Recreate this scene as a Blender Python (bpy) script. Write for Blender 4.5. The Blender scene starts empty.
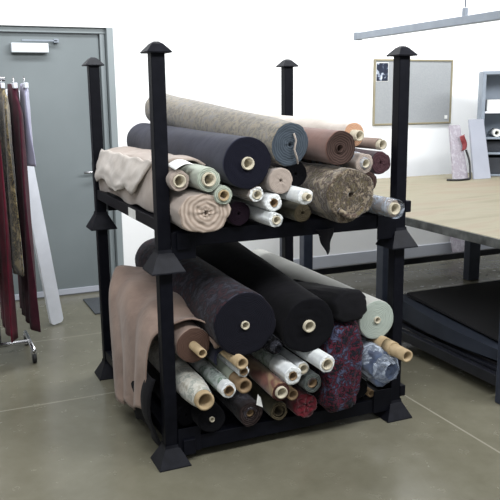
import bpy, bmesh, math, random
from mathutils import Vector, Matrix, noise
PI = math.pi
S = bpy.context.scene
COL = S.collection

# ------------------------------------------------------------------ camera
cd = bpy.data.cameras.new('camera'); cd.sensor_width = 36; cd.lens = 53.488; cd.clip_start = .05
cam = bpy.data.objects.new('camera', cd); COL.objects.link(cam)
yaw, pit, rol = .4114, -.2024, -.0124
fw = Vector((math.sin(yaw)*math.cos(pit), math.cos(yaw)*math.cos(pit), math.sin(pit)))
rt = Vector((math.cos(yaw), -math.sin(yaw), 0)); up = rt.cross(fw)
r2 = rt*math.cos(rol)+up*math.sin(rol); u2 = up*math.cos(rol)-rt*math.sin(rol)
mw = Matrix((r2, u2, -fw)).transposed().to_4x4(); mw.translation = (-.9322, -3.0936, 1.6673)
cam.matrix_world = mw
S.camera = cam

# ------------------------------------------------------------------ world, lamps, exposure
w = bpy.data.worlds.new('room_light'); S.world = w; w.use_nodes = True
bg = w.node_tree.nodes['Background']; bg.inputs[0].default_value = (.90, .95, 1.0, 1); bg.inputs[1].default_value = .27

def area(name, loc, size, power, target, color=(.97, .985, 1)):
    l = bpy.data.lights.new(name, 'AREA'); l.shape = 'RECTANGLE'; l.size, l.size_y = size
    l.energy = power; l.color = color
    o = bpy.data.objects.new(name, l); COL.objects.link(o); o.location = loc
    o.rotation_euler = (Vector(target)-Vector(loc)).to_track_quat('-Z', 'Y').to_euler()
    return o
area('overhead_light', (.1, 1.5, 3.6), (3.2, .5), 70, (.1, 2.4, 0))
area('overhead_light', (3.6, 2.25, 3.6), (3.2, .4), 68, (3.6, 3.1, 0))
area('overhead_light', (-.6, -2.2, 3.6), (3.2, .5), 105, (.2, .2, 0))  # unseen lamp added overhead as a front fill
area('overhead_light', (3.2, -2.2, 3.6), (3.2, .5), 150, (3.4, 2.6, .6))  # unseen front fill, added to brighten the back wall
area('camera_fill', (-1.1, -3.3, 2.1), (.5, .4), 8, (.7, 1, 1))  # small soft fill added beside the camera
S.view_settings.view_transform = 'Standard'; S.view_settings.look = 'None'
S.view_settings.gamma = 1; S.view_settings.use_curve_mapping = False
S.view_settings.exposure = .35

# ------------------------------------------------------------------ materials
def srgb(c):
    return tuple(((x/255)/12.92 if x/255 <= .04045 else ((x/255+.055)/1.055)**2.4) for x in c)+(1,)
class NT:
    def __init__(s, name):
        s.m = bpy.data.materials.new(name); s.m.use_nodes = True
        s.t = s.m.node_tree; s.b = s.t.nodes['Principled BSDF']
        s.tc = s.n('ShaderNodeTexCoord')
    def n(s, typ, **k):
        nd = s.t.nodes.new(typ)
        for a, v in k.items():
            if a.startswith('i_'):
                key = a[2:]; key = int(key) if key.isdigit() else key.replace('_', ' ')
                nd.inputs[key].default_value = v
            else: setattr(nd, a, v)
        return nd
    def l(s, a, b): s.t.links.new(a, b)
    def noise(s, scale, detail=3, vec=None, dist=0, rough=.5):
        nd = s.n('ShaderNodeTexNoise'); nd.inputs['Scale'].default_value = scale; nd.inputs['Detail'].default_value = detail
        nd.inputs['Distortion'].default_value = dist; nd.inputs['Roughness'].default_value = rough
        s.l(vec or s.tc.outputs['Object'], nd.inputs['Vector']); return nd.outputs['Fac']
    def ramp(s, fac, stops, interp='LINEAR'):
        r = s.n('ShaderNodeValToRGB'); r.color_ramp.interpolation = interp; e = r.color_ramp.elements
        while len(e) < len(stops): e.new(.5)
        for el, (p, c) in zip(e, stops): el.position = p; el.color = srgb(c)
        s.l(fac, r.inputs[0]); return r.outputs[0]
    def scaled(s, v):
        m = s.n('ShaderNodeMapping'); m.inputs['Scale'].default_value = v; s.l(s.tc.outputs['Object'], m.inputs[0]); return m.outputs[0]
    def bump(s, h, strength=.3, dist=.01):
        b = s.n('ShaderNodeBump'); b.inputs['Strength'].default_value = strength; b.inputs['Distance'].default_value = dist
        s.l(h, b.inputs['Height']); s.l(b.outputs[0], s.b.inputs['Normal'])
    def set(s, **k):
        for a, v in k.items(): s.b.inputs[a.replace('_', ' ')].default_value = v
        return s
def simple(name, c, rough=.6, metal=0, var=8, scale=12, bump=0, spec=.5):
    t = NT(name); a = tuple(max(0, x-var) for x in c); b = tuple(min(255, x+var) for x in c)
    f = t.noise(scale, 4)
    t.l(t.ramp(f, [(.3, a), (.7, b)]), t.b.inputs['Base Color'])
    t.set(Roughness=rough, Metallic=metal); t.b.inputs['Specular IOR Level'].default_value = spec
    if bump: t.bump(t.noise(scale*6, 2), bump, .004)
    return t.m
def cloth(name, c, c2=None, scale=18, rough=.9, sheen=.25, bump=.25, weave=True):
    """plain cloth: soft mottling, fine weave and creases"""
    t = NT(name); c2 = c2 or tuple(max(0, x-14) for x in c)
    t.l(t.ramp(t.noise(scale, 4), [(.3, c2), (.68, c)]), t.b.inputs['Base Color'])
    t.set(Roughness=rough, Sheen_Weight=sheen, Sheen_Roughness=.5); t.b.inputs['Specular IOR Level'].default_value = .2
    t.bump(t.noise(scale*1.6, 5, dist=.4), bump, .012)
    return t.m
def rolled_end(name, dark, light, rings=55, rough=.9):
    """edges of many wound layers, rings about the roll's own axis"""
    t = NT(name)
    wv = t.n('ShaderNodeTexWave', wave_type='RINGS', rings_direction='Y')
    wv.inputs['Scale'].default_value = rings; wv.inputs['Distortion'].default_value = 7; wv.inputs['Detail'].default_value = 2
    wv.inputs['Detail Scale'].default_value = .6
    t.l(t.scaled((1, 0, 1)), wv.inputs['Vector'])
    t.l(t.ramp(wv.outputs['Fac'], [(.1, dark), (.8, light)]), t.b.inputs['Base Color'])
    t.set(Roughness=rough); t.b.inputs['Specular IOR Level'].default_value = .15
    t.bump(wv.outputs['Fac'], .3, .003)
    return t.m
def floral(name, stops, scale=22, rough=.85, sheen=.3, dist=1.2, bump=.3, stretch=(1, 1, 1)):
    """printed or woven multi-colour pattern"""
    t = NT(name); v = t.scaled(stretch)
    n1 = t.noise(scale, 3, v, dist, .55)
    vo = t.n('ShaderNodeTexVoronoi'); vo.inputs['Scale'].default_value = scale*.9; t.l(v, vo.inputs['Vector'])
    mx = t.n('ShaderNodeMath', operation='MULTIPLY_ADD'); t.l(vo.outputs['Distance'], mx.inputs[0]); mx.inputs[1].default_value = .45
    t.l(n1, mx.inputs[2])
    t.l(t.ramp(mx.outputs[0], stops), t.b.inputs['Base Color'])
    t.set(Roughness=rough, Sheen_Weight=sheen); t.b.inputs['Specular IOR Level'].default_value = .2
    t.bump(n1, bump, .01); return t.m
def plastic(name, tint, alpha=.35, rough=.12, bump=.9, scale=26):
    t = NT(name); t.set(Roughness=rough)
    f = t.noise(scale, 4, dist=1.5, rough=.6)
    t.l(t.ramp(f, [(.3, tuple(int(x*.75) for x in tint)), (.65, tint)]), t.b.inputs['Base Color'])
    r = t.n('ShaderNodeMapRange'); t.l(f, r.inputs[0]); r.inputs[1].default_value = .42; r.inputs[2].default_value = .68
    r.inputs[3].default_value = alpha*.5; r.inputs[4].default_value = min(1, alpha*1.9)
    t.l(r.outputs[0], t.b.inputs['Alpha']); t.bump(f, bump, .02); return t.m

M = {}
# setting
def wall_mat():
    t = NT('painted wall'); t.l(t.ramp(t.noise(1.2, 3), [(.3, (238, 239, 239)), (.7, (245, 246, 246))]), t.b.inputs['Base Color'])
    t.set(Roughness=.7); t.bump(t.noise(90, 3), .08, .004); return t.m
M['wall'] = wall_mat()
def floor_mat():
    t = NT('polished concrete'); n1 = t.noise(1.6, 6, dist=.6, rough=.62); n2 = t.noise(9, 5, rough=.65)
    mx = t.n('ShaderNodeMath', operation='MULTIPLY_ADD'); t.l(n2, mx.inputs[0]); mx.inputs[1].default_value = .45; t.l(n1, mx.inputs[2])
    col = t.ramp(mx.outputs[0], [(.4, (94, 91, 76)), (.72, (108, 105, 90)), (1, (118, 115, 100))])
    sp = t.n('ShaderNodeSeparateXYZ'); t.l(t.tc.outputs['Object'], sp.inputs[0])
    tot = None
    for ax, p in (('Y', .95), ('Y', 2.1), ('X', 1.45), ('X', -1.6), ('Y', -2.2)):
        a = t.n('ShaderNodeMath', operation='SUBTRACT'); t.l(sp.outputs[ax], a.inputs[0]); a.inputs[1].default_value = p
        b = t.n('ShaderNodeMath', operation='ABSOLUTE'); t.l(a.outputs[0], b.inputs[0])
        c = t.n('ShaderNodeMath', operation='LESS_THAN'); t.l(b.outputs[0], c.inputs[0]); c.inputs[1].default_value = .006
        if tot is None: tot = c.outputs[0]
        else:
            d = t.n('ShaderNodeMath', operation='MAXIMUM'); t.l(tot, d.inputs[0]); t.l(c.outputs[0], d.inputs[1]); tot = d.outputs[0]
    mix = t.n('ShaderNodeMix', data_type='RGBA'); t.l(tot, mix.inputs[0]); t.l(col, mix.inputs[6]); mix.inputs[7].default_value = srgb((140, 136, 122))
    t.l(mix.outputs[2], t.b.inputs['Base Color'])
    r = t.n('ShaderNodeMapRange'); t.l(n2, r.inputs[0]); r.inputs[3].default_value = .16; r.inputs[4].default_value = .34
    t.l(r.outputs[0], t.b.inputs['Roughness']); t.b.inputs['Specular IOR Level'].default_value = .55
    t.bump(n2, .06, .01); return t.m
M['floor'] = floor_mat()
M['door'] = simple('grey green door paint', (114, 122, 124), .5, var=4, scale=2)
M['frame'] = simple('door frame paint', (132, 140, 142), .45, var=4, scale=3)
M['base'] = simple('vinyl baseboard', (176, 180, 190), .5, var=4, scale=3)
M['closer'] = simple('closer cover', (205, 210, 214), .45, var=3)
M['chrome'] = simple('worn chrome', (190, 190, 192), .25, 1, 8)
M['steel_black'] = simple('black painted steel', (9, 10, 17), .5, var=3, scale=25, bump=.08, spec=.12)
M['steel_foot'] = simple('scuffed black foot', (15, 16, 23), .55, var=6, scale=30, bump=.1, spec=.2)
M['steel_blue'] = simple('blue grey steel', (44, 50, 64), .4, var=8, scale=9)
M['rail_grey'] = simple('grey rail paint', (134, 142, 152), .45, var=5)
M['cardboard'] = simple('cardboard tube', (160, 140, 108), .8, var=12, scale=30, bump=.15)
M['card_pale'] = simple('pale cardboard tube', (180, 172, 152), .8, var=10, scale=30, bump=.15)
M['card_brown'] = simple('brown cardboard tube', (122, 100, 72), .8, var=12, scale=30, bump=.15)
M['white_paper'] = simple('white paper', (232, 232, 228), .7, var=6)
M['white_plastic'] = simple('white plastic', (222, 226, 234), .35, var=5)
M['rubber'] = simple('black rubber', (22, 22, 24), .6, var=5)
# cloths
M['beige'] = cloth('beige cloth', (166, 153, 143), (146, 132, 122), 9)
M['beige_end'] = rolled_end('beige layers', (138, 124, 112), (166, 152, 140), 16)
M['greige'] = cloth('grey beige cloth', (160, 150, 142), (136, 126, 118), 14)
M['greige_end'] = rolled_end('grey beige layers', (120, 108, 100), (172, 160, 150), 60)
M['pale_green'] = cloth('pale green backing', (166, 174, 160), (146, 152, 138), 14)
M['pale_green_end'] = rolled_end('pale green layers', (120, 126, 114), (170, 178, 164), 40)
M['navy'] = cloth('dark navy cloth', (36, 38, 54), (26, 27, 42), 8, sheen=.12)
M['navy_end'] = rolled_end('dark navy layers', (10, 10, 18), (20, 21, 34), 60)
M['black'] = cloth('black cloth', (13, 12, 17), (8, 8, 11), 9, sheen=.02)
M['black_end'] = rolled_end('black layers', (5, 5, 8), (12, 12, 17), 60)
M['aubergine'] = cloth('dark aubergine cloth', (26, 14, 26), (16, 9, 18), 12, sheen=.08)
M['aubergine_end'] = rolled_end('aubergine layers', (13, 7, 14), (32, 18, 30), 40)
M['plum'] = cloth('dark plum cloth', (66, 42, 50), (36, 22, 28), 16)
M['plum_end'] = rolled_end('plum layers', (34, 20, 25), (76, 52, 56), 35)
M['redbrown'] = cloth('red brown cloth', (112, 82, 73), (94, 68, 60), 8)
M['redbrown_end'] = rolled_end('red brown layers', (44, 33, 30), (68, 53, 48), 30)
M['mauve'] = cloth('dusty mauve cloth', (146, 126, 114), (122, 104, 94), 7, sheen=.15, bump=.6)
M['brown_end'] = rolled_end('brown layers', (62, 46, 40), (98, 76, 66), 45)
M['cream'] = cloth('cream cloth', (196, 188, 180), (178, 168, 158), 10)
M['orange_end'] = rolled_end('tan orange layers', (150, 112, 88), (190, 152, 124), 50)
M['white_cloth'] = cloth('white cloth', (222, 226, 224), (196, 200, 204), 20)
M['white_end'] = rolled_end('white layers', (176, 180, 180), (232, 234, 232), 80)
M['offwhite'] = cloth('off white cloth', (172, 172, 166), (156, 156, 150), 5, bump=.1)
M['offwhite_end'] = rolled_end('grey green foam layers', (140, 149, 141), (162, 171, 162), 40)
M['rust'] = floral('rust striped cloth', [(.35, (72, 40, 34)), (.55, (124, 74, 58)), (.7, (98, 52, 44)), (.85, (140, 116, 86))], 14, stretch=(1, .35, 1))
M['rust_end'] = rolled_end('rust layers', (40, 26, 26), (84, 54, 48), 60)
M['red'] = cloth('crimson velvet', (92, 16, 28), (50, 8, 16), 16, sheen=.2, bump=.6)
M['olive'] = cloth('olive plush', (78, 74, 54), (54, 51, 37), 18, sheen=.15)
M['olive_end'] = rolled_end('olive layers', (44, 39, 30), (92, 83, 65), 40)
M['paisley'] = floral('grey paisley brocade', [(.35, (88, 82, 72)), (.5, (124, 117, 106)), (.62, (92, 90, 86)), (.75, (130, 121, 104)), (.9, (114, 111, 108))], 26, bump=.25)
M['slate_end'] = rolled_end('slate layers', (54, 61, 69), (68, 76, 84), 30)
M['plush'] = floral('olive brown plush print', [(.34, (36, 27, 23)), (.48, (72, 57, 43)), (.58, (92, 84, 60)), (.7, (60, 43, 40)), (.86, (132, 120, 100))], 20, dist=2, bump=.8)
M['plush_end'] = floral('olive brown plush layers', [(.34, (26, 20, 18)), (.5, (64, 51, 38)), (.62, (86, 78, 56)), (.74, (44, 32, 30)), (.88, (122, 110, 92))], 34, dist=2.5, bump=.8)
M['nightfloral'] = floral('dark floral brocade', [(.34, (9, 9, 15)), (.5, (26, 23, 33)), (.6, (54, 32, 38)), (.72, (16, 16, 25)), (.9, (52, 50, 60))], 24, sheen=.05)
M['nightfloral_end'] = rolled_end('dark floral layers', (9, 9, 14), (20, 20, 30), 48)
M['redfloral'] = floral('red and blue floral velvet', [(.42, (11, 10, 18)), (.5, (32, 34, 54)), (.55, (12, 11, 18)), (.66, (13, 11, 18)), (.72, (88, 22, 42)), (.79, (24, 14, 24)), (.95, (70, 74, 98))], 21, dist=3.2, bump=.7, sheen=.05)
M['greyfloral'] = floral('grey white floral cloth', [(.36, (150, 152, 140)), (.5, (182, 182, 170)), (.6, (138, 144, 136)), (.75, (196, 194, 184)), (.9, (160, 156, 142))], 19, dist=2)
M['darkbrown'] = cloth('dark brown velvet', (46, 37, 38), (26, 20, 24), 18, sheen=.15)
M['darkbrown_end'] = rolled_end('dark brown layers', (26, 20, 22), (62, 52, 50), 35)
M['greygreen'] = cloth('grey green cloth', (84, 92, 90), (56, 62, 62), 18)
M['greygreen_end'] = rolled_end('grey green layers', (50, 54, 54), (104, 110, 106), 45)
M['bluegrey'] = cloth('blue grey cloth', (82, 94, 116), (52, 60, 80), 14)
M['plastic'] = plastic('clear plastic film', (205, 216, 232), .45, scale=15)
M['plastic_thin'] = plastic('thin plastic film', (228, 230, 236), .22)
M['plastic_green'] = plastic('green printed film', (120, 150, 128), .4)
M['plastic_dark'] = plastic('smoky plastic film', (120, 122, 134), .22)
# ------------------------------------------------------------------ mesh helpers
def setp(o, label=None, cat=None, group=None, kind=None):
    if label: o['label'] = label
    if cat: o['category'] = cat
    if group: o['group'] = group
    if kind: o['kind'] = kind
    return o
def link(name, bm, mats, parent=None, smooth=False, loc=None):
    me = bpy.data.meshes.new(name); bm.to_mesh(me); bm.free()
    for m in (mats if isinstance(mats, (list, tuple)) else [mats]): me.materials.append(m)
    if smooth:
        for p in me.polygons: p.use_smooth = True
    o = bpy.data.objects.new(name, me); COL.objects.link(o)
    if parent: o.parent = parent
    if loc: o.location = loc
    return o
def empty(name, loc=(0, 0, 0)):
    o = bpy.data.objects.new(name, None); COL.objects.link(o); o.location = loc; o.empty_display_size = .1
    return o
def box(bm, x0, x1, y0, y1, z0, z1, mi=0, bev=0):
    vs = [bm.verts.new((x, y, z)) for x in (x0, x1) for y in (y0, y1) for z in (z0, z1)]
    fs = [bm.faces.new([vs[i] for i in q]) for q in ((0, 1, 3, 2), (4, 6, 7, 5), (0, 4, 5, 1), (2, 3, 7, 6), (0, 2, 6, 4), (1, 5, 7, 3))]
    for f in fs: f.material_index = mi
    if bev:
        es = list({e for f in fs for e in f.edges})
        bmesh.ops.bevel(bm, geom=es, offset=bev, segments=2, affect='EDGES', profile=.5)
def B(name, dims, mat, parent=None, bev=.004, **k):
    bm = bmesh.new(); box(bm, *dims, bev=bev); return link(name, bm, mat, parent, **k)
def prism(bm, pts0, pts1, cap=True):
    a = [bm.verts.new(p) for p in pts0]; b = [bm.verts.new(p) for p in pts1]; n = len(a)
    for i in range(n): bm.faces.new((a[i], a[(i+1) % n], b[(i+1) % n], b[i]))
    if cap: bm.faces.new(a[::-1]); bm.faces.new(b)
def sq(cx, cy, h, z): return [(cx-h, cy-h, z), (cx+h, cy-h, z), (cx+h, cy+h, z), (cx-h, cy+h, z)]
def tube(bm, pts, r, n=10, cap=True, radii=None):
    pts = [Vector(p) for p in pts]; rings = []
    for i, p in enumerate(pts):
        d = (pts[min(i+1, len(pts)-1)]-pts[max(i-1, 0)]).normalized()
        a = d.orthogonal().normalized() if i == 0 else (rings_a - d*rings_a.dot(d)).normalized()
        rings_a = a; b = d.cross(a); rr = radii[i] if radii else r
        rings.append([bm.verts.new(p+(a*math.cos(2*PI*k/n)+b*math.sin(2*PI*k/n))*rr) for k in range(n)])
    for i in range(len(rings)-1):
        for k in range(n): bm.faces.new((rings[i][k], rings[i][(k+1) % n], rings[i+1][(k+1) % n], rings[i+1][k]))
    if cap: bm.faces.new(rings[0][::-1]); bm.faces.new(rings[-1])
def T(name, pts, r, mat, parent=None, **k):
    bm = bmesh.new(); tube(bm, pts, r, **k); bmesh.ops.recalc_face_normals(bm, faces=bm.faces); return link(name, bm, mat, parent, True)
def sheet(name, f, nu, nv, mat, parent=None, thick=.006, wrap=0, sub=0):
    """cloth surface f(u,v) with a real thickness"""
    bm = bmesh.new(); g = [[bm.verts.new(f(i/nu, j/nv)) for j in range(nv+1)] for i in range(nu+1)]
    for i in range(nu):
        for j in range(nv): bm.faces.new((g[i][j], g[i+1][j], g[i+1][j+1], g[i][j+1]))
    bmesh.ops.recalc_face_normals(bm, faces=bm.faces)
    o = link(name, bm, mat, parent, True)
    s = o.modifiers.new('thickness', 'SOLIDIFY'); s.thickness = thick; s.offset = 0
    return o
def nz(*p): return noise.noise(Vector(p))
def spline(pts, t):
    t = min(max(t, 0), 1)*(len(pts)-1); i = min(int(t), len(pts)-2); f = t-i
    P = [Vector(pts[max(i-1, 0)]), Vector(pts[i]), Vector(pts[i+1]), Vector(pts[min(i+2, len(pts)-1)])]
    return .5*((2*P[1])+(P[2]-P[0])*f+(2*P[0]-5*P[1]+4*P[2]-P[3])*f*f+(3*P[1]-P[0]-3*P[2]+P[3])*f**3)

# ------------------------------------------------------------------ the setting
WY = 3.2
bm = bmesh.new(); box(bm, -5, 7.5, -6, WY+.15, -.12, 0); setp(link('floor', bm, M['floor']), kind='structure')
bm = bmesh.new()
box(bm, .6, 7.5, WY, WY+.15, 0, 3.8); box(bm, -.66, .6, WY, WY+.15, 2.245, 3.8); box(bm, -5, -.66, WY, WY+.15, 0, 3.8)
setp(link('wall_back', bm, M['wall']), kind='structure')
bm = bmesh.new(); box(bm, .605, 7.5, WY-.012, WY, 0, .125, bev=.004); setp(link('baseboard_back', bm, M['base']), kind='structure')
door = setp(empty('door_1', (0, WY+.05, 0)), 'grey green flush metal door with grey frame in the white back wall', kind='structure')
B('door_panel', (-.56, .495, .03, .075, .012, 2.195), M['door'], door, .003)
bm = bmesh.new()
box(bm, .50, .54, .0, .09, 0, 2.245, bev=.003); box(bm, .545, .60, -.062, .09, 0, 2.245, bev=.004)
box(bm, -.61, -.57, 0, .09, 0, 2.245, bev=.003); box(bm, -.66, -.615, -.062, .09, 0, 2.245, bev=.004)
box(bm, -.615, .545, -.01, .09, 2.20, 2.245, bev=.003)
link('door_frame', bm, M['frame'], door)
cl = B('door_closer', (-.215, .075, -.045, .03, 2.04, 2.115), M['closer'], door, .006)
bm = bmesh.new(); box(bm, -.13, .15, -.03, -.012, 2.128, 2.142, bev=.003); box(bm, .12, .16, -.03, .03, 2.12, 2.15, bev=.003); link('closer_arm', bm, M['rail_grey'], cl)
hd = B('handle_plate', (.385, .435, .018, .03, .98, 1.15), M['chrome'], door, .004)
T('lever_handle', [(.41, .02, 1.065), (.41, -.03, 1.065), (.395, -.045, 1.065), (.30, -.045, 1.062)], .011, M['chrome'], hd)
B('door_sweep', (-.56, .495, .018, .03, .012, .06), M['base'], door, .002)

# ------------------------------------------------------------------ two stacked rack frames
RW, RD = 1.2305, 1.2395
def make_rack(z0, dz, label):
    root = setp(empty('tier_rack', (RW/2, RD/2, z0)), label, 'rack', 'black steel tier racks stacked in two levels')
    hx, hy = RW/2, RD/2
    for sx in (-1, 1):
        for sy in (-1, 1):
            cx, cy = sx*hx, sy*hy
            p = B('post', (cx-.030, cx+.030, cy-.030, cy+.030, .03, .94), M['steel_black'], root, .005)
            bm = bmesh.new(); prism(bm, sq(cx, cy, .052, .934), sq(cx, cy, .054, .939)); prism(bm, sq(cx, cy, .054, .939), sq(cx, cy, .024, .972))
            prism(bm, sq(cx, cy, .024, .972), sq(cx, cy, .010, .981)); link('cap', bm, M['steel_foot'], p)
            bm = bmesh.new(); prism(bm, sq(cx, cy, .076, .0), sq(cx, cy, .076, .006), False); prism(bm, sq(cx, cy, .076, .006), sq(cx, cy, .035, .085), False)
            prism(bm, sq(cx, cy, .035, .085), sq(cx, cy, .033, .10), False)
            prism(bm, sq(cx, cy, .070, .0), sq(cx, cy, .0305, .082), False)
            bmesh.ops.remove_doubles(bm, verts=bm.verts, dist=.0001)
            link('foot', bm, M['steel_foot'], root)
            if sy < 0: B('corner_gusset', (min(cx-sx*.029, cx-sx*.14), max(cx-sx*.029, cx-sx*.14), cy-.036, cy-.030, .05, .172), M['steel_black'], root, .002)
    zf0, zf1 = .05+dz*.9, .122+dz*.9
    for sy in (-1, 1):
        B('end_beam', (-hx+.04, hx-.04, sy*hy-.03, sy*hy+.03, zf0, zf1), M['steel_black'], root, .004)
    zs0, zs1 = .118+dz, .172+dz
    for sx in (-1, 1):
        B('side_beam', (sx*hx-.025, sx*hx+.025, -hy+.04, hy-.04, zs0-.0, zs1), M['steel_black'], root, .003)
    B('fork_stub', (-hx+.05, -hx+.11, -hy-.05, -hy-.03, zf0-.008, zf1-.004), M['steel_black'], root, .004)
    B('beam_end_plug', (hx+.024, hx+.058, -hy-.034, -hy+.02, zs0-.004, zs1), M['steel_black'], root, .004)
    B('deck', (-hx+.026, hx-.026, -hy+.031, hy-.031, zf1-.008, zf1+.0), M['steel_black'], root, 0)
    return root
r_lo = make_rack(0, 0, 'lower black steel tier rack standing on the concrete floor on pyramid feet')
r_up = make_rack(.92, .06, 'upper black steel tier rack stacked on the posts of the lower one')
DL, DU = .124, .92+.122+.054+.002
tg = B('paper_tag', (-RW/2-.028, -RW/2-.0255, -.27, -.145, .182, .225), M['white_paper'], r_up, 0); tg['label'] = 'small white paper tag on the left side beam'

# ------------------------------------------------------------------ fabric rolls
def roll_body(L, r, rc, sx=1, sz=1, lump=.02, seed=0, lap=.05, taper=0, back=1.0, hole=True, dish=.0, n=44, m=14, grow=0):
    bm = bmesh.new(); rnd = random.Random(seed); th0 = rnd.uniform(0, 2*PI)
    def rad(th, y):
        f = ((th-th0) % (2*PI))/(2*PI)
        t = y/L
        k = 1+lump*2.2*nz(math.cos(th)*1.3+seed*7.1, math.sin(th)*1.3, y*2.2+seed)+lump*nz(math.cos(th)*4+seed, math.sin(th)*4, y*7)
        s = (1-taper*max(0, 1-y/.14)**1.5)*(1+(back-1)*t)
        return r*k*s*(1-lap*f)
    ys = [0, .006]+[.02+(L-.04)*(i/m)**1.25 for i in range(m+1)]+[L-.006, L]
    rings = []
    for y in ys:
        e = .985 if y in (0, L) else 1
        row = []
        for k in range(n):
            th = 2*PI*k/n; R = rad(th, y)*e
            g = grow*(y/L)
            row.append(bm.verts.new((math.cos(th)*R*sx, y+rnd.uniform(-1, 1)*.0012*(y == 0), math.sin(th)*R*sz+g)))
        rings.append(row)
    for a, b in zip(rings, rings[1:]):
        for k in range(n): bm.faces.new((a[k], a[(k+1) % n], b[(k+1) % n], b[k]))
    # wound layers seen at the ends
    for end, ring in ((0, rings[0]), (1, rings[-1])):
        prev = ring; K = max(3, min(12, int((r-rc)/.007))); y0 = 0 if end == 0 else L; s = 1 if end == 0 else -1
        for j in range(1, K+1):
            f = j/K; cur = []
            for k in range(n):
                v = ring[k].co; th = 2*PI*k/n
                ox, oz = (math.cos(th)*rc, math.sin(th)*rc+grow*(end))
                dd = s*(dish*f+(.0018 if j % 2 else -.0005)*rnd.uniform(.5, 1.2)+lump*.12*nz(f*5+seed, math.cos(th)*2, math.sin(th)*2))
                wob = lump*.35*r*nz(math.cos(th)*2+j, math.sin(th)*2, seed*3)*(1-f)
                cur.append(bm.verts.new((v.x*(1-f)+ox*f+wob*math.cos(th), y0+dd, v.z*(1-f)+oz*f+wob*math.sin(th))))
            for k in range(n):
                q = (prev[k], cur[k], cur[(k+1) % n], prev[(k+1) % n]) if end == 1 else (prev[(k+1) % n], cur[(k+1) % n], cur[k], prev[k])
                bm.faces.new(q).material_index = 1
            prev = cur
        if hole:
            cur = [bm.verts.new((v.co.x, y0+s*.06, v.co.z)) for v in prev]
            for k in range(n): bm.faces.new((prev[k], prev[(k+1) % n], cur[(k+1) % n], cur[k])).material_index = 1
            prev = cur
            bm.faces.new(prev).material_index = 1
    bmesh.ops.recalc_face_normals(bm, faces=bm.faces)
    return bm
def pipe(L0, L1, ro, ri, n=24, lump=0, seed=0, sx=1, sz=1):
    bm = bmesh.new(); P = []
    for (y, R) in ((L0, ri), (L0, ro), (L1, ro), (L1, ri)):
        P.append([bm.verts.new((math.cos(2*PI*k/n)*R*sx*(1+lump*nz(math.cos(2*PI*k/n)*1.5+seed, math.sin(2*PI*k/n)*1.5, seed)), y, math.sin(2*PI*k/n)*R*sz*(1+lump*nz(math.cos(2*PI*k/n)*1.5+seed, math.sin(2*PI*k/n)*1.5, seed+5)))) for k in range(n)])
    for a, b in ((0, 1), (1, 2), (2, 3), (3, 0)):
        for k in range(n): bm.faces.new((P[a][k], P[a][(k+1) % n], P[b][(k+1) % n], P[b][k]))
    bmesh.ops.recalc_face_normals(bm, faces=bm.faces)
    return bm
def wrap_film(L0, L1, r, seed, amp=.12, sx=1, sz=1, close=True, n=40, m=18):
    bm = bmesh.new(); rows = []
    for j in range(m+1):
        y = L0+(L1-L0)*j/m
        c = 1.0
        if close and j < 4: c = (.42, .72, .9, .98)[j]
        rows.append([bm.verts.new((math.cos(t)*R*sx, y+amp*.25*r*nz(math.cos(t)*5, math.sin(t)*5, seed), math.sin(t)*R*sz)) for t, R in
                     ((2*PI*k/n, r*c*(1.02+amp*.5+amp*nz(math.cos(2*PI*k/n)*3.2+seed, math.sin(2*PI*k/n)*3.2, y*14))) for k in range(n))])
    for a, b in zip(rows, rows[1:]):
        for k in range(n): bm.faces.new((a[k], a[(k+1) % n], b[(k+1) % n], b[k]))
    bmesh.ops.recalc_face_normals(bm, faces=bm.faces)
    return bm
def roll(label, P, r, body, end, L=1.45, core=None, d=(0, 0), core_mat='cardboard', out=.01, film=None, group=None, wall=.74, seed=[0], name='fabric_roll', **k):
    seed[0] += 1; sd = seed[0]
    root = empty(name, P); root.rotation_mode = 'QUATERNION'
    root.rotation_quaternion = Vector((d[0], L, d[1])).to_track_quat('Y', 'Z')
    setp(root, label, 'fabric roll', group)
    rc = core if core else max(.006, r*.10)
    bm = roll_body(L, r, rc, seed=sd, hole=not core, **k)
    link('fabric', bm, [M[body], M[end]], root, True)
    if core: link('core', pipe(-out, L+.015, core-.0008, core*wall, lump=.14 if wall > .8 else .03, seed=sd), M[core_mat], root, True)
    if film: link('plastic_wrap', wrap_film(*film[1:3], r, sd, *film[3:]), M[film[0]], root, True)
    return root
def card_tube(label, P, r, L=1.4, d=(0, 0), mat='cardboard', group=None, wall=.66, **k):
    root = link('cardboard_tube', pipe(0, L, r, r*wall, **k), M[mat], None, True)
    root.location = P; root.rotation_mode = 'QUATERNION'; root.rotation_quaternion = Vector((d[0], L, d[1])).to_track_quat('Y', 'Z')
    return setp(root, label, 'tube', group)
GU, GL = 'fabric rolls on the upper rack', 'fabric rolls on the lower rack'
# --- upper rack
r1 = roll('long grey paisley brocade roll with slate end, topmost on the upper rack', (.552, -.15, 1.462), .097, 'paisley', 'slate_end', 1.5, d=(-.145, .15), group=GU, lump=.03, lap=.04)
roll('thick dark navy roll with pale core under the paisley roll', (.345, -.15, 1.39), .116, 'navy', 'navy_end', 1.5, core=.029, core_mat='card_pale', out=.012, d=(-.04, .03), group=GU, lump=.015, back=.92)
roll('flattened beige roll at the lower left corner of the upper rack', (.155, -.14, 1.186), .1, 'beige', 'beige_end', 1.42, d=(0, .0), group=GU, sx=1.24, sz=.88, lump=.07, lap=.08)
roll('small beige roll with dark hollow end, leftmost above the flattened beige roll', (.06, -.08, 1.322), .046, 'beige', 'greige_end', 1.2, core=.03, core_mat='card_pale', out=.004, group=GU, lump=.05)
roll('pale green backed roll with wide tan core, second from the left post', (.165, -.15, 1.33), .053, 'pale_green', 'pale_green_end', 1.4, core=.031, core_mat='card_pale', out=.012, group=GU, lump=.04)
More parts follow.
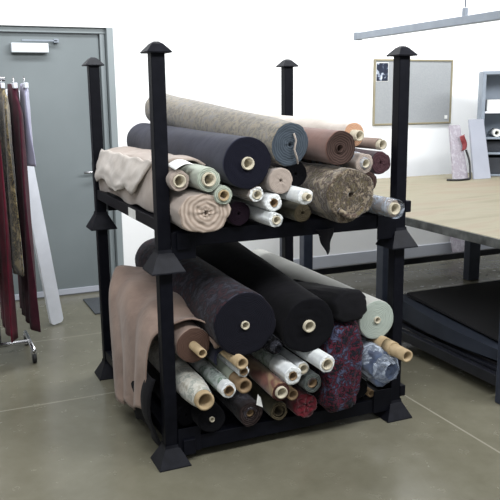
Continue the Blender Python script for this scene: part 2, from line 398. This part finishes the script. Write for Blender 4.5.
roll('pale green roll with tan core below the navy roll', (.232, -.15, 1.258), .042, 'pale_green', 'pale_green_end', 1.4, core=.025, group=GU, out=.008)
roll('grey beige coreless roll directly below the slate end', (.505, -.15, 1.305), .06, 'greige', 'greige_end', 1.4, group=GU, lump=.03)
roll('crumpled greyish white roll squeezed below the navy roll', (.389, -.15, 1.252), .034, 'greige', 'white_end', 1.3, core=.022, core_mat='card_pale', out=.004, group=GU, lump=.12, film=('plastic_thin', -.01, .5, .12))
roll('bright white roll with star shaped dark hole, above a smaller white roll', (.466, -.16, 1.212), .04, 'white_cloth', 'white_end', 1.3, group=GU, lump=.06, core=.019, core_mat='card_brown', wall=.88, out=.003)  # brown core colour stands in for shade inside the hole
roll('small white roll resting on the upper deck below the bright white one', (.461, -.19, 1.14), .033, 'white_cloth', 'white_end', 1.3, core=.02, core_mat='card_pale', group=GU, lump=.08)
roll('ribbed white roll with narrow plug protruding left of the floral plush', (.575, -.25, 1.242), .037, 'white_cloth', 'white_end', 1.3, core=.018, core_mat='card_pale', out=.03, group=GU, lump=.05)
roll('dark aubergine roll between grey beige and brown rolls', (.630, -.05, 1.32), .06, 'aubergine', 'black_end', 1.3, group=GU)
roll('dark purple roll on the upper deck below the pale green ones', (.34, -.06, 1.158), .056, 'aubergine', 'aubergine_end', 1.3, group=GU)
roll('large red brown roll with hollow dark end, right of the slate end', (.809, -.15, 1.436), .08, 'redbrown', 'redbrown_end', 1.45, core=.022, core_mat='redbrown_end', out=-.006, d=(-.01, .03), group=GU, dish=.012, lump=.02)
roll('cream roll with orange tan end and protruding tube, highest at the right', (.955, -.02, 1.487), .06, 'cream', 'orange_end', 1.3, core=.026, core_mat='card_pale', out=.05, d=(-.06, .04), group=GU)
roll('small tan roll with open core beside the right front post', (1.15, .05, 1.432), .029, 'mauve', 'greige_end', 1.15, core=.025, core_mat='card_pale', out=.025, group=GU, lump=.05)
roll('plastic wrapped grey roll right of the red brown one', (.955, -.12, 1.36), .047, 'greige', 'greige_end', 1.3, group=GU, core=.022, core_mat='card_pale', film=('plastic', -.02, .7, .12), lump=.08)
roll('dark plum roll behind the right front post of the upper rack', (1.125, .0, 1.345), .058, 'plum', 'plum_end', 1.2, group=GU, lump=.06)
pl = roll('big olive brown printed plush roll with shaggy end, right of center', (.835, -.2, 1.228), .126, 'plush', 'plush_end', 1.35, group=GU, lump=.07, lap=.1, sx=1.02, sz=1.0)
bm = bmesh.new()
tube(bm, [(-.07+.13*t, -.012-.01*math.sin(PI*t), -.062-.034*math.sin(PI*t)) for t in [i/12 for i in range(13)]], .012, 10)
bmesh.ops.recalc_face_normals(bm, faces=bm.faces); link('turned_hem', bm, M['plush'], pl, True)
roll('dark brown roll between the plush roll and the right front post', (1.035, -.02, 1.258), .055, 'plum', 'redbrown_end', 1.25, group=GU, lump=.05)
roll('plastic wrapped tan tube roll lowest at the right front post', (1.085, -.17, 1.145), .042, 'greige', 'greige_end', 1.3, core=.03, core_mat='card_pale', out=.02, group=GU, film=('plastic', -.03, .6, .12, 1, 1, False), lump=.06)
roll('olive green plush roll low between white and printed plush rolls', (.64, -.1, 1.145), .044, 'olive', 'olive_end', 1.3, group=GU, lump=.06)
sl = T('loose_edge', [(.012, -.004, .05), (.022, -.01, .02), (.014, -.012, -.02), (.03, -.012, -.055), (.04, -.008, -.085)], .0045, M['greige'], r1); sl['label'] = 'pale loose cloth edge'
# --- lower rack
roll('huge dark floral brocade roll with small pale core, left on the lower rack', (.323, -.15, .667), .152, 'nightfloral', 'nightfloral_end', 1.5, core=.02, core_mat='card_pale', d=(.045, 0), group=GL, lump=.02)
roll('huge black roll with round tan core, center of the lower rack', (.645, -.15, .62), .138, 'black', 'black_end', 1.45, core=.03, core_mat='card_pale', out=.015, d=(.03, .13), group=GL, lump=.03)
roll('grey white floral roll with wide tan core, lower left front', (.118, -.14, .347), .066, 'greyfloral', 'cardboard_end' if 'cardboard_end' in M else 'offwhite_end', 1.35, core=.044, out=.03, group=GL, taper=.28, lump=.03)
roll('black roll with tiny pale core at the lower left corner of the deck', (.19, -.05, .2), .07, 'black', 'black_end', 1.2, core=.013, core_mat='card_pale', group=GL)
roll('black roll leaning on the left side beam of the lower deck', (.1, .045, .195), .053, 'black', 'black_end', 1.1, group=GL)
roll('white roll with green printed band beside the tan tubes', (.235, -.16, .373), .036, 'white_cloth', 'white_end', 1.3, core=.024, core_mat='card_brown', wall=.88, out=.006, group=GL, lump=.06, film=('plastic_green', .05, .3, .1, 1, 1, False))  # core coloured brown so its hole looks shaded
card_tube('bare tan cardboard tube, uppermost of the lower left tubes', (.286, -.2, .507), .029, 1.3, group='bare cardboard tubes')
roll('thin white roll with torn end between two bare tan tubes', (.316, -.14, .446), .03, 'white_cloth', 'white_end', 1.3, core=.019, core_mat='card_brown', wall=.88, group=GL, lump=.1)  # shade of the hole is put into the brown core colour
tg2 = card_tube('tan cardboard tube with pale green wrapping beside the green banded roll', (.314, -.16, .38), .035, 1.3, group='bare cardboard tubes', mat='card_brown')
w2 = link('wrapping', pipe(.11, 1.28, .0385, .0355, lump=.06, seed=4), M['pale_green'], tg2, True); w2['label'] = 'pale green wrapping'
rb = roll('dark brown velvet roll with white tag lying on the lower deck', (.385, -.06, .193), .062, 'darkbrown', 'darkbrown_end', 1.3, group=GL, lump=.08, core=.02, core_mat='card_brown', out=-.01, film=('plastic_dark', -.01, .5, .08))
roll('rust brown striped roll with pale core, front center of the lower rack', (.496, -.16, .32), .046, 'rust', 'rust_end', 1.35, core=.03, core_mat='card_pale', out=.012, d=(.0, .05), group=GL)
card_tube('short brown tube end right of the rust brown roll', (.579, -.12, .276), .028, 1.2, group='bare cardboard tubes', mat='card_brown')
roll('olive roll with ringed end on the deck below the rust brown roll', (.535, -.06, .176), .047, 'olive', 'olive_end', 1.2, group=GL, core=.03, core_mat='olive_end', out=-.008, lump=.05)
roll('white roll with dark star hole and green wrap, center front', (.554, -.17, .393), .045, 'white_cloth', 'white_end', 1.35, core=.022, core_mat='card_brown', wall=.88, out=.004, d=(0, .03), group=GL, lump=.06, film=('plastic_green', .16, .34, .1, 1, 1, False))  # brown core darkens the hole as shade would
roll('white hollow roll behind and right of the star holed roll', (.643, -.1, .392), .034, 'white_cloth', 'white_end', 1.3, core=.025, core_mat='card_pale', group=GL)
roll('bright white roll with wide hollow end protruding below the black roll', (.696, -.24, .452), .041, 'white_cloth', 'white_end', 1.35, core=.029, core_mat='card_pale', out=.004, group=GL, lump=.05)
roll('grey green roll in plastic below the protruding white roll', (.697, -.1, .308), .05, 'greygreen', 'greygreen_end', 1.3, core=.028, core_mat='card_brown', out=-.006, group=GL, lump=.05, film=('plastic_dark', -.01, .5, .1))
roll('crumpled crimson velvet roll on the lower deck front', (.672, -.08, .19), .063, 'red', 'red', 1.2, group=GL, lump=.12)
roll('black roll in crumpled smoky plastic between the two huge dark rolls', (.49, -.12, .53), .038, 'black', 'black_end', 1.2, group=GL, lump=.1, film=('plastic_dark', -.03, .5, .2))
roll('off white foam backed roll with grey green end beside the right post', (1.082, -.06, .565), .103, 'offwhite', 'offwhite_end', 1.45, core=.018, core_mat='card_pale', d=(.0, .0), group=GL, lump=.012, lap=.02)
roll('blue grey bundle in crumpled clear plastic at the lower right', (1.072, -.16, .345), .09, 'bluegrey', 'bluegrey', 1.25, group=GL, lump=.12, film=('plastic', -.06, .9, .16))
tb = card_tube('tan tube with loose kraft wrapping, protruding beside the right post', (1.115, -.28, .438), .031, 1.3, group='bare cardboard tubes')
link('kraft_wrap', pipe(.11, .17, .036, .0315, lump=.1), M['cardboard'], tb, True)
link('kraft_wrap', pipe(.175, .3, .0375, .0315, lump=.12, seed=3), M['cardboard'], tb, True)
card_tube('thin brown tube below the plastic bundle on the lower deck', (1.085, -.02, .155), .02, 1.2, group='bare cardboard tubes', mat='card_brown')
roll('black roll on the lower deck at the right front post', (1.145, .05, .215), .042, 'black', 'black_end', 1.1, group=GL)
roll('black roll on the lower deck left of the thin brown tube', (1.0, -.02, .2), .06, 'black', 'black_end', 1.2, group=GL, lump=.05)
# brown roll that carries the mauve cloth
mv = roll('brown roll with protruding tan tube under the draped mauve cloth', (.128, -.0, .553), .085, 'mauve', 'brown_end', 1.3, core=.022, out=.12, group=GL, lump=.02)
# white tag on the dark brown roll
bm = bmesh.new(); prism(bm, [(.02, -.022, .05), (.05, -.03, .035), (.04, -.028, .085), (.03, -.018, .10)], [(.02, -.020, .05), (.05, -.028, .035), (.04, -.026, .085), (.03, -.016, .10)])
bmesh.ops.recalc_face_normals(bm, faces=bm.faces); link('tag', bm, M['white_paper'], rb)['label'] = 'white paper tag'

# ------------------------------------------------------------------ bulky bolts at the right of the lower rack
def bolt(label, x0, x1, z0, z1, y0, L, mats, seed, amp=.012, pw=4.0, shear=0, group=GL, name='fabric_bolt', sink=0):
    root = empty(name, ((x0+x1)/2, y0, z0)); setp(root, label, 'fabric bolt', group)
    bm = bmesh.new(); n, m = 64, 22; hx, hz = (x1-x0)/2, (z1-z0)/2; rows = []
    for j in range(m+1):
        y = L*j/m; e = 1-.10*max(0, 1-y/.05)**2
        row = []
        for k in range(n):
            t = 2*PI*k/n; c, s = math.cos(t), math.sin(t)
            X = abs(c)**(2/pw)*(1 if c > 0 else -1)*hx*e; Z = abs(s)**(2/pw)*(1 if s > 0 else -1)*hz*e
            k2 = amp*(nz(c*2.2+seed, s*2.2, y*3)+.5*nz(c*6+seed, s*6, y*9))
            row.append(bm.verts.new((X+c*k2+shear*(1-(Z+hz)/(2*hz)), y, max(0, Z+s*k2+hz)*(1-sink*y/L))))
        rows.append(row)
    for a, b in zip(rows, rows[1:]):
        for k in range(n): bm.faces.new((a[k], a[(k+1) % n], b[(k+1) % n], b[k]))
    for row, s in ((rows[0], -1), (rows[-1], 1)):
        prev = row
        for f in (.82, .62, .42, .2):
            cur = [bm.verts.new((v.co.x*f, v.co.y+s*(.012*(1-f)+amp*.8*nz(v.co.x*f*14+seed, v.co.z*14*f, f*3)), hz+(v.co.z-hz)*f)) for v in row]
            for k in range(n): bm.faces.new((prev[k], prev[(k+1) % n], cur[(k+1) % n], cur[k]))
            prev = cur
        bm.faces.new(prev)
    bmesh.ops.recalc_face_normals(bm, faces=bm.faces)
    link('fabric', bm, M[mats], root, True); return root
bolt('tall folded bolt of red and blue floral velvet right of the crimson roll', .765, .970, .128, .605, -.13, .75, 'redfloral', 3, .018, 3.6, -.02)
bolt('black folded cloth lying on top of the floral velvet bolt', .785, .972, .60, .765, -.15, .62, 'black', 8, .009, 2.8, sink=.62)

# ------------------------------------------------------------------ draped cloths
def mauve(u, v):
    # u runs back, v runs from the roll's right side over the top and down outside the rack
    prof = [(.226, 0, .575), (.205, 0, .635), (.125, 0, .662), (.03, 0, .65), (-.03, 0, .61), (-.052, 0, .52), (-.058, 0, .38), (-.06, 0, .215)]
    p = spline(prof, v)
    fall = max(0, v-.45)/.55
    y0 = -.05+.11*min(1, max(0, v-.12)/.3)+.07*fall; y1 = 1.0-.38*fall
    y = y0+(y1-y0)*u
    p.x += -.03*fall*abs(math.sin(u*8+1.5*nz(u*3, v*2, 1)))-.015*fall
    p.z += .07*u*(1-fall)+.018*nz(u*5, v*5, 2)-fall*.12*u+(.02*math.sin(u*13) if v > .97 else 0)
    p.z += .014*math.sin(u*16+v*9)*(1-fall)
    return (p.x, y, p.z)
mc = setp(sheet('draped_cloth', mauve, 44, 46, M['mauve'], None, .007), 'dusty mauve cloth draped over the left side of the lower rack', 'cloth')
bm = bmesh.new(); tube(bm, [(.222, -.055+.02*math.sin(i), .60+.012*i-.05) for i in range(2)]+[(.218, .06, .585), (.21, .16, .60)], .014, 12)
bmesh.ops.recalc_face_normals(bm, faces=bm.faces); link('rolled_hem', bm, M['mauve'], mc, True)
def navycloth(u, v):
    p = spline([(.222, 0, .458), (.238, 0, .505), (.268, 0, .542), (.3, 0, .545), (.322, 0, .525)], v)
    return (p.x+.006*nz(u*5, v*4, 12), -.05+.8*u+.03*math.sin(v*8), p.z+.006*nz(u*7, v*5, 3))
setp(sheet('draped_cloth', navycloth, 30, 16, M['navy'], None, .006), 'dark navy cloth lying over the uppermost bare tan tube', 'cloth')
def blackcloth(u, v):
    x = -.034-.045*math.sin(PI*min(1, v*.95+.1))-.012*math.sin(u*9)
    return (x, .045+.42*u, .40-.335*v+.02*nz(u*4, v*3, 7)+.01*math.sin(u*11))
setp(sheet('draped_cloth', blackcloth, 20, 20, M['black'], None, .008), 'black cloth bulging out at the left side behind the lower front post', 'cloth')
def beige(u, v):
    prof = [(.0, 0, 1.165), (-.008, 0, 1.21), (.0, 0, 1.29), (.025, 0, 1.372), (.07, 0, 1.398), (.13, 0, 1.402), (.19, 0, 1.396), (.222, 0, 1.372)]
    p = spline(prof, v); y = .04+1.14*u
    p.x += .012*nz(u*6, v*4, 3); p.z += .014*nz(u*5, v*6, 4)-.012*u
    if v < .1: p.z += .02*math.sin(u*11)*u
    return (p.x, y, p.z)
bc = setp(sheet('draped_cloth', beige, 44, 34, M['beige'], None, .012), 'creased beige cloth draped over the beige rolls at the upper left', 'cloth')
def fold(u, v):
    prof = [(-.026, 0, 1.215), (-.03, 0, 1.25), (-.018, 0, 1.31), (.014, 0, 1.388)]
    p = spline(prof, v); y = .40+.78*u-.25*v*(1-u)
    return (p.x+.008*nz(u*7, v*5, 9), y, p.z+.012*nz(u*9, v*3, 5)+.02*math.sin(u*10)*(1-v))
fo = sheet('loose_fold', fold, 30, 14, M['cream'], bc, .008); fo['label'] = 'paler loose fold of cloth'
def flap(u, v):
    return (.035+.085*u, -.10+.12*v, 1.373+.018*math.sin(u*2.6)+.01*v+.008*u)
setp(sheet('paper_sheet', flap, 10, 8, M['white_paper'], None, .002), 'bent white paper lying on the small beige roll', 'paper')
def scrap(u, v):
    w = .05*(1-v)**.9+.002
    return (.79+.02*v*.6+(u-.5)*2*w+.004*math.sin(v*9), -.046-.012*math.sin(u*PI*1.5)*(1-v), 1.05-.125*v)
setp(sheet('cloth_scrap', scrap, 10, 16, M['black'], None, .004), 'pointed black cloth scrap hanging from the upper deck front', 'cloth scrap')

# ------------------------------------------------------------------ cutting table at the right
tx0, tx1, ty0, ty1, th = 1.82, 4.75, -.35, 2.72, .92
tab = setp(empty('cutting_table', ((tx0+tx1)/2, (ty0+ty1)/2, 0)), 'large cutting table with tan top and blue grey steel legs by the back wall', 'table')
ox, oy = -(tx0+tx1)/2, -(ty0+ty1)/2
def top_mat():
    t = NT('tan work surface'); v = t.scaled((.7, 3.2, 1)); a = t.noise(1.5, 6, v, .5, .62)
    t.l(t.ramp(a, [(.3, (122, 114, 94)), (.5, (138, 132, 112)), (.62, (135, 122, 104)), (.8, (148, 143, 125))]), t.b.inputs['Base Color'])
    t.set(Roughness=.62); t.b.inputs['Specular IOR Level'].default_value = .3; return t.m
M['top'] = top_mat()
B('tabletop', (tx0+ox, tx1+ox, ty0+oy, ty1+oy, th-.012, th), M['top'], tab, .002)
bm = bmesh.new()
box(bm, tx0+ox-.004, tx0+ox+.03, ty0+oy, ty1+oy, th-.055, th-.003, bev=.003); box(bm, tx1+ox-.03, tx1+ox, ty0+oy, ty1+oy, th-.055, th-.012, bev=.003)
box(bm, tx0+ox+.03, tx1+ox-.03, ty0+oy, ty0+oy+.03, th-.055, th-.012, bev=.003); box(bm, tx0+ox+.03, tx1+ox-.03, ty1+oy-.03, ty1+oy, th-.055, th-.012, bev=.003)
M['edge'] = simple('scuffed metal edge', (92, 94, 92), .4, .4, 26, 14)
link('edge_frame', bm, M['edge'], tab)
for (lx, ly) in ((1.88, -.14), (1.88, 1.06), (1.88, 2.2), (3.6, 2.2), (4.6, -.14), (4.6, 2.2)):
    lw = .06 if lx == 3.6 else .042; B('leg', (lx+ox-lw, lx+ox+lw, ly+oy-.042, ly+oy+.042, 0, th-.056), M['steel_blue'], tab, .006)
M['steel_dark'] = simple('dark steel rail', (22, 24, 32), .4, var=6)
for lx in (1.88, 4.6): B('lower_rail', (lx+ox-.02, lx+ox+.02, ty0+.25+oy, 2.16+oy, .08, .145), M['steel_dark'], tab, .004)
B('lower_rail', (1.90+ox, 4.58+ox, 2.62+oy, 2.66+oy, .09, .15), M['steel_dark'], tab, .004)
B('lower_rail', (1.90+ox, 4.58+ox, 1.04+oy, 1.08+oy, .08, .145), M['steel_dark'], tab, .004)
B('lower_rail', (1.90+ox, 4.58+ox, -.16+oy, -.12+oy, .08, .145), M['steel_dark'], tab, .004)
for lx in (1.9,): B('upright', (lx+ox-.03, lx+ox+.03, 2.62+oy, 2.68+oy, 0, th-.056), M['steel_blue'], tab, .004)
B('lower_rail', (1.95+ox, 3.5+ox, 1.2+oy, 1.25+oy, .03, .1), M['rail_grey'], tab, .004)['label'] = 'pale grey rail'
B('lower_shelf', (1.9+ox, 4.58+ox, ty0+.25+oy, 1.1+oy, .146, .165), M['steel_dark'], tab, .002)
# dark sheets on the table's lower shelf
M['foam_black'] = simple('black foam sheet', (11, 11, 15), .8, var=2, scale=6)
M['foam_blue'] = simple('blue grey foam sheet', (34, 40, 52), .6, var=5, scale=6)
def slab(label, x0, x1, y0, y1, zb, tk, bow, mat, seed, dip=0.):
    def f(u, v):
        y = y0+(y1-y0)*v
        return (x0+(x1-x0)*u-bow*math.sin(PI*min(1, max(0, v)))*(1-u), y, zb+.01*nz(u*2, v*2, seed)*u-dip*(1-v)*(1-u))
    bm = bmesh.new(); nu, nv = 14, 22
    lo = [[bm.verts.new(f(i/nu, j/nv)) for j in range(nv+1)] for i in range(nu+1)]
    hi = [[bm.verts.new(Vector(f(i/nu, j/nv))+Vector((0, 0, tk*(1-.55*(1-j/nv))))) for j in range(nv+1)] for i in range(nu+1)]
    for i in range(nu):
        for j in range(nv):
            bm.faces.new((hi[i][j], hi[i+1][j], hi[i+1][j+1], hi[i][j+1])); bm.faces.new((lo[i][j], lo[i][j+1], lo[i+1][j+1], lo[i+1][j]))
    for j in range(nv):
        for a in (0, nu): bm.faces.new((lo[a][j], lo[a][j+1], hi[a][j+1], hi[a][j]))
    for i in range(nu):
        for b in (0, nv): bm.faces.new((lo[i][b], lo[i+1][b], hi[i+1][b], hi[i][b]))
    bmesh.ops.recalc_face_normals(bm, faces=bm.faces)
    return setp(link('foam_sheet', bm, mat), label, 'foam sheet', 'dark sheets under the cutting table')
slab('flat black sheet, lowest on the shelf under the cutting table', 1.93, 4.3, -.08, 1.0, .167, .03, .0, M['foam_black'], 1)
slab('blue grey sheet with bowed edge between two black sheets under the table', 1.93, 4.2, -.07, 1.0, .2, .135, .05, M['foam_blue'], 1)
slab('black sheet lying topmost on the pile under the cutting table', 1.975, 4.2, -.06, .93, .345, .02, .0, M['foam_black'], 1, .065)
# things on the table's far side
by = 2.6
CA = math.radians(-34); CO = Vector((3.80, 2.40, th+.001))
cb = setp(empty('storage_cabinet', CO), 'open grey metal shelf unit standing on the cutting table at the right edge', 'cabinet'); cb.rotation_euler.z = CA
M['cab'] = simple('grey blue cabinet metal', (136, 146, 158), .45, var=5)
cw, cdp, ch = .8, .34, .955
B('side_panel', (0, .03, 0, cdp, 0, ch-.03), M['cab'], cb, .003); B('side_panel', (cw-.03, cw, 0, cdp, 0, ch-.03), M['cab'], cb, .003)
B('top_panel', (0, cw, 0, cdp, ch-.03, ch), M['cab'], cb, .003); B('back_panel', (.03, cw-.03, cdp-.012, cdp, .0, ch-.03), M['cab'], cb, 0)
for zz in (.02, .22, .36, .595): B('shelf', (.03, cw-.03, .005, cdp-.012, zz-.018, zz), M['cab'] if zz != .595 else M['white_plastic'], cb, .002)
def inside(name, label, cat, dims, mat, bev=.004):
    o = setp(B(name, dims, mat, None, bev), label, cat); o.location = CO; o.rotation_euler.z = CA; return o
M['darkbox'] = simple('dark box card', (44, 48, 56), .6, var=6)
inside('storage_box', 'dark grey box on the lowest shelf of the metal shelf unit', 'box', (.04, .5, .03, .3, .021, .17), M['darkbox'])
inside('storage_box', 'low dark grey box on the second shelf of the metal shelf unit', 'box', (.04, .34, .10, .3, .221, .32), M['darkbox'])
inside('paper_stack', 'white paper stack on the white upper shelf of the metal unit', 'paper', (.05, .45, .05, .3, .596, .70), M['white_paper'])
wr = link('paper_roll', pipe(0, .26, .036, .02), M['white_paper'], None, True)
c2, s2 = math.cos(CA), math.sin(CA); lx, ly = .15, .02
wr.location = CO+Vector((lx*c2-ly*s2, lx*s2+ly*c2, .361+.036)); wr.rotation_euler.z = CA
setp(wr, 'white paper roll lying below the white shelf of the metal unit', 'paper roll')
# leaning boards and the cord on the table's back edge
def lean(name, label, cat, x0, x1, z1, mat, y0=2.56, y1=2.70, tk=.02, cut=0, rot=0):
    bm = bmesh.new(); z0 = th+.001
    a = [(x0, y0, z0), (x1, y0, z0), (x1-cut, y1, z1), (x0+cut, y1, z1)]
    n = Vector((0, -(z1-z0), (y1-y0))).normalized()*-tk
    prism(bm, a, [tuple(Vector(p)+n+Vector((0, 0, max(0, -n.z) if i < 2 else 0))) for i, p in enumerate(a)])
    bmesh.ops.recalc_face_normals(bm, faces=bm.faces)
    return setp(link(name, bm, mat), label, cat)
M['pale_board'] = simple('pale lavender grey board', (168, 172, 184), .5, var=5, scale=4)
M['pinkprint'] = floral('pink speckled print', [(.36, (104, 88, 104)), (.46, (166, 160, 168)), (.7, (152, 146, 156)), (.9, (178, 174, 182))], 26, bump=.1)
lean('white_panel', 'pale lavender grey panel leaning beside the metal cabinet on the table', 'panel', 3.60, 3.79, 1.45, M['pale_board'], cut=.015, y0=2.22, y1=2.34)
lean('fabric_sample', 'pale mauve speckled sample board leaning left of the lavender grey panel', 'sample board', 3.42, 3.585, 1.40, M['pinkprint'], cut=.025, y0=2.28, y1=2.4)
M['redtrim'] = simple('red trim', (120, 40, 44), .7, var=20, scale=30)
def redscrap(u, v): return (3.525+.05*u+.012*math.sin(v*5), 2.315+.02*v+.006*math.sin(u*7), 1.17+.13*v+.02*u)
setp(sheet('cloth_scrap', redscrap, 8, 10, M['redtrim'], None, .004), 'small red cloth scrap hung on the speckled sample board', 'cloth scrap')
pts = [(3.575, 2.32, 1.18), (3.585, 2.28, 1.08), (3.575, 2.25, .98), (3.55, 2.22, .932), (3.48, 2.19, .93), (3.40, 2.18, .93), (3.35, 2.2, .93), (3.31, 2.24, .93)]
setp(T('cord', [spline(pts, i/30) for i in range(31)], .009, M['rubber']), 'black cord hanging down the speckled sample board onto the table', 'cord')
def pink(u, v): return (4.07+.24*u, 3.165-.12*v+.008*math.sin(u*9), .40-.392*v+.02*u*(1-v))
setp(sheet('fabric_piece', pink, 16, 10, M['pinkprint'], None, .004), 'pale mauve print cloth propped on the baseboard under the cutting table', 'cloth')

# ------------------------------------------------------------------ on the back wall
ck = setp(empty('pin_board', (3.61, WY, 1.70)), 'grey pin board with thin tan frame hanging on the back wall', 'pin board')
hw, hh = .47, .318
M['felt'] = simple('grey felt', (150, 153, 155), .9, var=5, scale=120, bump=.2)
M['tanframe'] = simple('tan wood frame', (140, 132, 108), .5, var=6)
B('felt_panel', (-hw+.012, hw-.012, -.012, -.001, -hh+.012, hh-.012), M['felt'], ck, 0)
bm = bmesh.new()
box(bm, -hw, hw, -.02, -.001, hh-.018, hh, bev=.003); box(bm, -hw, hw, -.02, -.001, -hh, -hh+.018, bev=.003)
box(bm, -hw, -hw+.018, -.02, -.001, -hh+.018, hh-.018, bev=.003); box(bm, hw-.018, hw, -.02, -.001, -hh+.018, hh-.018, bev=.003)
link('board_frame', bm, M['tanframe'], ck)
def photo_mat():
    t = NT('dark photo print'); v = t.scaled((1, 1, 1))
    t.l(t.ramp(t.noise(16, 2, v, .8), [(.35, (26, 32, 48)), (.55, (40, 48, 66)), (.6, (150, 160, 176)), (.7, (206, 212, 220))]), t.b.inputs['Base Color']); t.set(Roughness=.4); return t.m
pb = setp(empty('photo_print', (3.235, WY-.0135, 1.895)), 'small dark blue photo print pinned to the left of the grey board', 'picture')
B('print', (-.066, .066, -.002, 0, -.085, .085), photo_mat(), pb, 0)
B('mount', (-.071, .071, 0, .001, -.09, .09), M['white_paper'], pb, 0)
setp(B('note_card', (4.0, 4.035, WY-.016, WY-.013, 1.43, 1.465), M['white_paper'], None, 0), 'tiny white card on the lower right corner of the pin board', 'note')

# ------------------------------------------------------------------ rail hanging over the cutting table
rr = setp(empty('hanging_rail', (2.58, 1, 2.17)), 'grey overhead rail hanging above the cutting table', 'rail')
bm = bmesh.new(); box(bm, -.03, .03, -2.4, 1.57, -.028, .028, bev=.004); link('channel', bm, M['rail_grey'], rr)
B('end_cap', (-.034, .034, 1.565, 1.605, -.034, .034), M['rail_grey'], rr, .005)
for yy in (.2, -1.6):
    hg = B('hanger', (-.012, .012, yy-.02, yy+.02, .026, .085), M['rail_grey'], rr, .004)
    T('rod', [(0, yy, .09), (0, yy, 1.63)], .006, M['rail_grey'], hg)

# ------------------------------------------------------------------ left: rolling garment rack, board and mat
gy = 1.86
gr = setp(empty('garment_rack', (-.75, gy, 0)), 'chrome rolling garment rack with casters at the left edge', 'garment rack')
T('hanging_rail', [(-.42, 0, 1.80), (.33, 0, 1.80)], .013, M['chrome'], gr)
T('base_bar', [(-.42, .0, .085), (.36, 0, .085)], .016, M['chrome'], gr)
for sx in (-.40, .17): T('upright', [(sx, 0, .085), (sx, 0, 1.80)], .012, M['chrome'], gr)
for sx in (-.40, .36):
    T('base_bar', [(sx, -.22, .085), (sx, .22, .085)], .014, M['chrome'], gr)
    for sy in (-.2, .2):
        c = T('caster', [(sx-.012, sy, .034), (sx+.012, sy, .034)], .033, M['rubber'], gr, n=20)
        B('caster_fork', (sx-.018, sx+.018, sy-.012, sy+.012, .05, .078), M['chrome'], c, .003)
M['brocade'] = floral('gold and black brocade', [(.4, (14, 13, 15)), (.52, (30, 27, 24)), (.58, (120, 106, 70)), (.68, (22, 20, 21)), (.88, (136, 122, 88))], 16, dist=2)
M['maroon'] = cloth('maroon cloth', (88, 10, 34), (60, 7, 22), 10, sheen=.05)
M['wine'] = cloth('purple wine cloth', (70, 22, 38), (46, 13, 27), 14, sheen=.05)
M['lavender'] = cloth('lavender satin', (176, 176, 198), (150, 150, 176), 5, rough=.5)
M['rosefloral'] = floral('rose print', [(.36, (92, 30, 40)), (.55, (186, 130, 130)), (.7, (120, 40, 52)), (.9, (200, 170, 160))], 20)
def garment(label, x, z0, z1, y0, y1, mat, seed, tk=.022, tilt=0):
    root = setp(empty('hanging_fabric', (x+.03, gy, z0)), label, 'hanging fabric', 'fabrics hanging on the garment rack')
    def f(u, v):
        t = u*2*PI; s = 1-.75*max(0, v-.88)/.12
        yy = (y0+y1)/2+(y1-y0)/2*math.cos(t)*s*(1-.25*v)*(1+.0*v)
        fx = tk*math.sin(t)+.016*math.sin(yy*34+seed+2*v)*(1-.6*v)
        return (fx+tilt*v, yy-gy+.01*nz(u*3, v*4, seed), (z1-z0)*v)
    bm = bmesh.new(); n, m = 40, 26
    g = [[bm.verts.new(f(i/n, j/m)) for i in range(n)] for j in range(m+1)]
    for a, b in zip(g, g[1:]):
        for i in range(n): bm.faces.new((a[i], a[(i+1) % n], b[(i+1) % n], b[i]))
    bm.faces.new(g[0]); bm.faces.new(g[-1]); bmesh.ops.recalc_face_normals(bm, faces=bm.faces)
    link('cloth', bm, M[mat], root, True)
    hk = T('hanger_hook', [(0, 0, z1-z0-.01), (0, 0, 1.79-z0), (.0, .014, 1.812-z0), (.0, .026, 1.80-z0)], .004, M['chrome'], root)
    B('hanger_bar', (-.012, .012, -.10, .10, z1-z0-.03, z1-z0+.004), M['white_plastic'], root, .004)
garment('rose printed cloth, leftmost on the garment rack', -.70, .50, 1.77, 1.52, 2.12, 'rosefloral', 1)
garment('gold and black brocade cloth hanging left of the maroon cloth', -.62, .62, 1.77, 1.56, 2.14, 'brocade', 2)
garment('plain maroon cloth hanging lowest on the garment rack', -.545, .20, 1.77, 1.52, 2.12, 'maroon', 3)
garment('gold and black brocade cloth hanging between maroon and wine cloths', -.475, .60, 1.77, 1.56, 2.16, 'brocade', 4)
garment('purple wine cloth second from the right on the garment rack', -.40, .23, 1.77, 1.56, 2.28, 'wine', 5, .026)
garment('short lavender satin piece, rightmost on the garment rack', -.335, 1.26, 1.77, 1.72, 2.08, 'lavender', 6, .016)
# board leaning behind the garments
bm = bmesh.new(); hwid, Lb = .052, 1.75; out = []
for (cx, cz, a0) in ((hwid-.03, Lb-.03, 0), (-hwid+.03, Lb-.03, PI/2), (-hwid+.03, .03, PI), (hwid-.03, .03, 1.5*PI)):
    for k in range(6): a = a0+PI/2*k/5; out.append((cx+.03*math.cos(a), cz+.03*math.sin(a)))
prism(bm, [(x, -.014, z) for x, z in out], [(x, .014, z) for x, z in out]); bmesh.ops.recalc_face_normals(bm, faces=bm.faces)
wbd = link('leaning_board', bm, M['white_plastic']); wbd.location = (-.118, 2.44, .014); wbd.rotation_euler = (math.radians(0), math.radians(-7.5), math.radians(20))
setp(wbd, 'long white board with rounded end leaning beside the garment rack', 'board')
bm = bmesh.new(); box(bm, .2, .62, 2.58, 3.06, .001, .012, bev=.004)
M['mat'] = simple('dark mat', (62, 66, 70), .8, var=5, scale=40, bump=.2)
setp(link('door_mat', bm, M['mat']), 'dark grey mat on the floor in front of the door', 'mat')
